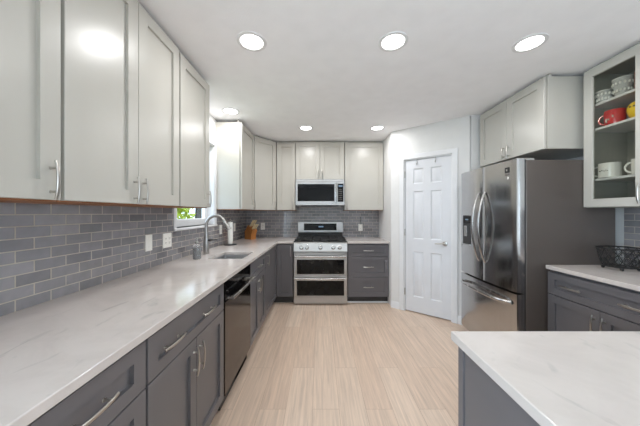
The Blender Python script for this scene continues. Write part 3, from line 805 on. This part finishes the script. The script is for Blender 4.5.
for k in range(7):
    a=math.radians(-150-k*8-115); r=.0602; b.ball((r*math.cos(a),r*math.sin(a),.052+.003*math.sin(k*2.1)),.0035,n=5)
b.build('lettering', M['inkblack'], t)
cup('mug','white mug at the right edge of the low shelf in the glass-door cabinet','mug',(XC,1.698,SH['low']),.044,.048,.105,'whitecer',hr=.035,hdir=math.radians(115))

# ------------------------------------------------------------------ refrigerator
FY0, FY1 = 2.0, 2.795
FW = FY1-FY0
t = thing('refrigerator', 'stainless french-door refrigerator with dark side and ice dispenser', 'refrigerator', (1.575,FY1,0), R90)
H = 1.765
MB().box(0,FW,.075,.79,.02,H-.015,bev=.004).build('cabinet_body', M['fridge_side'], t)
b = MB()
for x in (.05,FW-.05):
    for y in (.12,.7): b.lathe([(.02,0),(.02,.022)],(x,y,0),n=14)
b.build('foot', M['black'], t)
def bulge(x): return -.018*(1-((x-FW/2)/(FW/2))**2)
def fdoor(name,x0,x1,z0,z1,m='fridge',hole=None):
    b = MB(); n=14; rings=[]
    for i in range(n+1):
        x=x0+(x1-x0)*i/n
        y=bulge(x)
        e=.0
        if i in (0,n): e=.008
        rings.append([(x,y+e,z0+.004),(x,.062,z0),(x,.062,z1),(x,y+e,z1-.004)])
    # rounded vertical edges
    def edge(x,sg): return [(x,bulge(x)+.014,z0+.004),(x,.062,z0),(x,.062,z1),(x,bulge(x)+.014,z1-.004)]
    r2=[]
    for i,rg in enumerate(rings):
        if i==0: r2.append(edge(x0,1)); r2.append([(x0+.004,p[1] if p[1]>.05 else bulge(x0+.004)+.004,p[2]) for p in rg])
        elif i==n: r2.append([(x1-.004,p[1] if p[1]>.05 else bulge(x1-.004)+.004,p[2]) for p in rg]); r2.append(edge(x1,-1))
        else: r2.append(rg)
    b.rings(r2)
    return b.build(name, M[m], t, sharp=40)
mid=FW/2
dl = fdoor('door',.001,mid-.0025,.682,H); dr2 = fdoor('door',mid+.0025,FW-.001,.682,H); fz = fdoor('freezer_drawer',.001,FW-.001,.085,.672)
MB().box(.004,FW-.004,.066,.08,.085,H-.01).build('gasket', M['black'], t)
for dd_,x in ((dl,mid-.045),(dr2,mid+.045)):
    b = MB(); y0=bulge(x); pts=[]; rw=[]
    for i in range(21):
        s_=i/20; pts.append((x,y0-.004-.068*math.sin(PI*s_)**.75,.86+s_*.66)); rw.append(.011+.004*math.sin(PI*s_))
    b.sweep(pts,rw,.0085,n=12,up=(0,1,0)); b.build('handle', M['steel'], dd_)
b = MB(); pts=[]
for i in range(25):
    s_=i/24; x=.05+s_*(FW-.1); pts.append((x,bulge(x)-.004-.055*min(1,math.sin(PI*s_)*2.2)**.7,.588))
b.sweep(pts,.011,.015,n=12); b.build('handle', M['steel'], fz)
# dispenser on the far door
dx0,dx1=.065,.215
b = MB(); yb=bulge(.14)
b.box(dx0,dx1,yb-.004,yb+.004,.985,1.30,bev=.003); p=b.build('dispenser', M['black'], dl)
MB().box(dx0+.012,dx1-.012,yb-.0055,yb-.003,1.22,1.288).build('display', M['blackglass'], p)
b = MB(); b.box(dx0+.01,dx1-.01,yb-.005,yb-.0035,1.0,1.205); b.build('recess', M['darkgap'], p)
b = MB(); b.box(dx0+.05,dx1-.05,yb-.022,yb-.004,1.08,1.19,bev=.004); b.build('paddle', M['steel'], p)
b = MB(); b.box(dx0+.008,dx1-.008,yb-.02,yb-.003,.988,1.0,bev=.002); b.build('tray', M['steel'], p)
MB().box(dx0+.05,dx1-.05,yb-.0062,yb-.005,1.25,1.262).build('readout', M['led'], p)
# badges on the near door
xb=FW-.095; yb=bulge(xb)
p=MB().box(xb-.022,xb+.022,yb-.003,yb+.004,1.66,1.705).build('badge', M['black'], dr2)
MB().box(xb-.008,xb+.008,yb-.0036,yb-.002,1.675,1.693).build('badge_centre', M['steel'], p)
MB().box(xb-.02,xb+.02,yb-.0025,yb+.004,1.638,1.652).build('badge', M['slot'], dr2)
MB().lathe([(.011,0),(.011,.0012)],(xb+.006,yb+.0015,1.617),n=16,axis='y').build('sticker', M['plate'], dr2)
b=MB(); b.box(.02,.09,.02,.16,H-.016,H+.006,bev=.004); b.box(FW-.09,FW-.02,.02,.16,H-.016,H+.006,bev=.004); b.build('hinge_cover', M['steel'], t)

# ------------------------------------------------------------------ wire basket
t = thing('wire_basket', 'black scrolled wire basket on the right worktop by the refrigerator', 'basket', (2.19,1.822,.9145))
def circ(r,z,n=36): return [(r*math.cos(2*PI*k/n),r*math.sin(2*PI*k/n),z) for k in range(n)]
b = MB(); b.sweep(circ(.120,.155),.005,n=8,closed=True); b.build('rim', M['iron'], t)
b = MB(); b.sweep(circ(.085,.022),.004,n=8,closed=True)
for k in range(5): x=-.06+k*.03; l=math.sqrt(.085**2-x*x); b.sweep([(x,-l,.022),(x,l,.022)],.0025,n=6)
b.build('bottom_ring', M['iron'], t)
b = MB()
def rad(z): return .085+.035*((z-.022)/.133)**.6
for k in range(16):
    a0=2*PI*k/16
    for sgn in (1,-1):
        pts=[]
        for i in range(13):
            z=.022+.133*i/12; a=a0+sgn*.34*math.sin(PI*i/12*1.0)+sgn*.1*math.sin(2*PI*i/12); pts.append((rad(z)*math.cos(a),rad(z)*math.sin(a),z))
        b.sweep(pts,.0022,n=6)
    for zc,rc in ((.06,.016),(.112,.018)):
        pts=[]
        for i in range(16):
            an=2*PI*i/12; rr_=rc*(1-i/22); z=zc+rr_*math.sin(an); a=a0+.19+rr_*math.cos(an)/rad(zc); pts.append((rad(z)*math.cos(a),rad(z)*math.sin(a),z))
        b.sweep(pts,.002,n=5)
b.build('scroll_wire', M['iron'], t)
for k in range(4):
    a=PI/4+k*PI/2; MB().ball((.085*math.cos(a),.085*math.sin(a),.0105),.0105,n=8).build('foot', M['iron'], t)

# ------------------------------------------------------------------ recessed ceiling lights
def can(label, x, y):
    t = thing('recessed_light', label, 'ceiling light', (x,y,CH), 0, 'recessed ceiling lights')
    b = MB(); n=36
    b.rings([[(r*math.cos(2*PI*k/n),r*math.sin(2*PI*k/n),z) for k in range(n)] for r,z in ((.098,-.0005),(.096,-.005),(.078,-.007),(.072,-.002),(.070,-.0005))],cap0=False,cap1=False)
    b.build('trim_ring', M['trim'], t)
    MB().lathe([(.073,-.0012),(.073,-.003)],n=36).build('lens', M['lens'], t)
    l = area('lamp', (x,y,CH-.012), (0,0,0), .14, .14, CAN_W, CAN_COLOR, 'DISK')
    l.data.spread = PI
    l.parent = t; l.location = (0,0,-.012)
for lab,x,y in (('round recessed ceiling light, left of the three nearest the camera',-.455,1.667),('round recessed ceiling light, middle of the three nearest the camera',.487,1.667),
    ('round recessed ceiling light, right of the three nearest, toward the cabinet above the refrigerator',1.408,1.68),('round recessed ceiling light directly above the sink',-1.0,2.80),
    ('round recessed ceiling light above the range, left of the far two',-.19,3.355),('round recessed ceiling light above the range, right of the far two',.768,3.355)):
    can(lab,x,y)
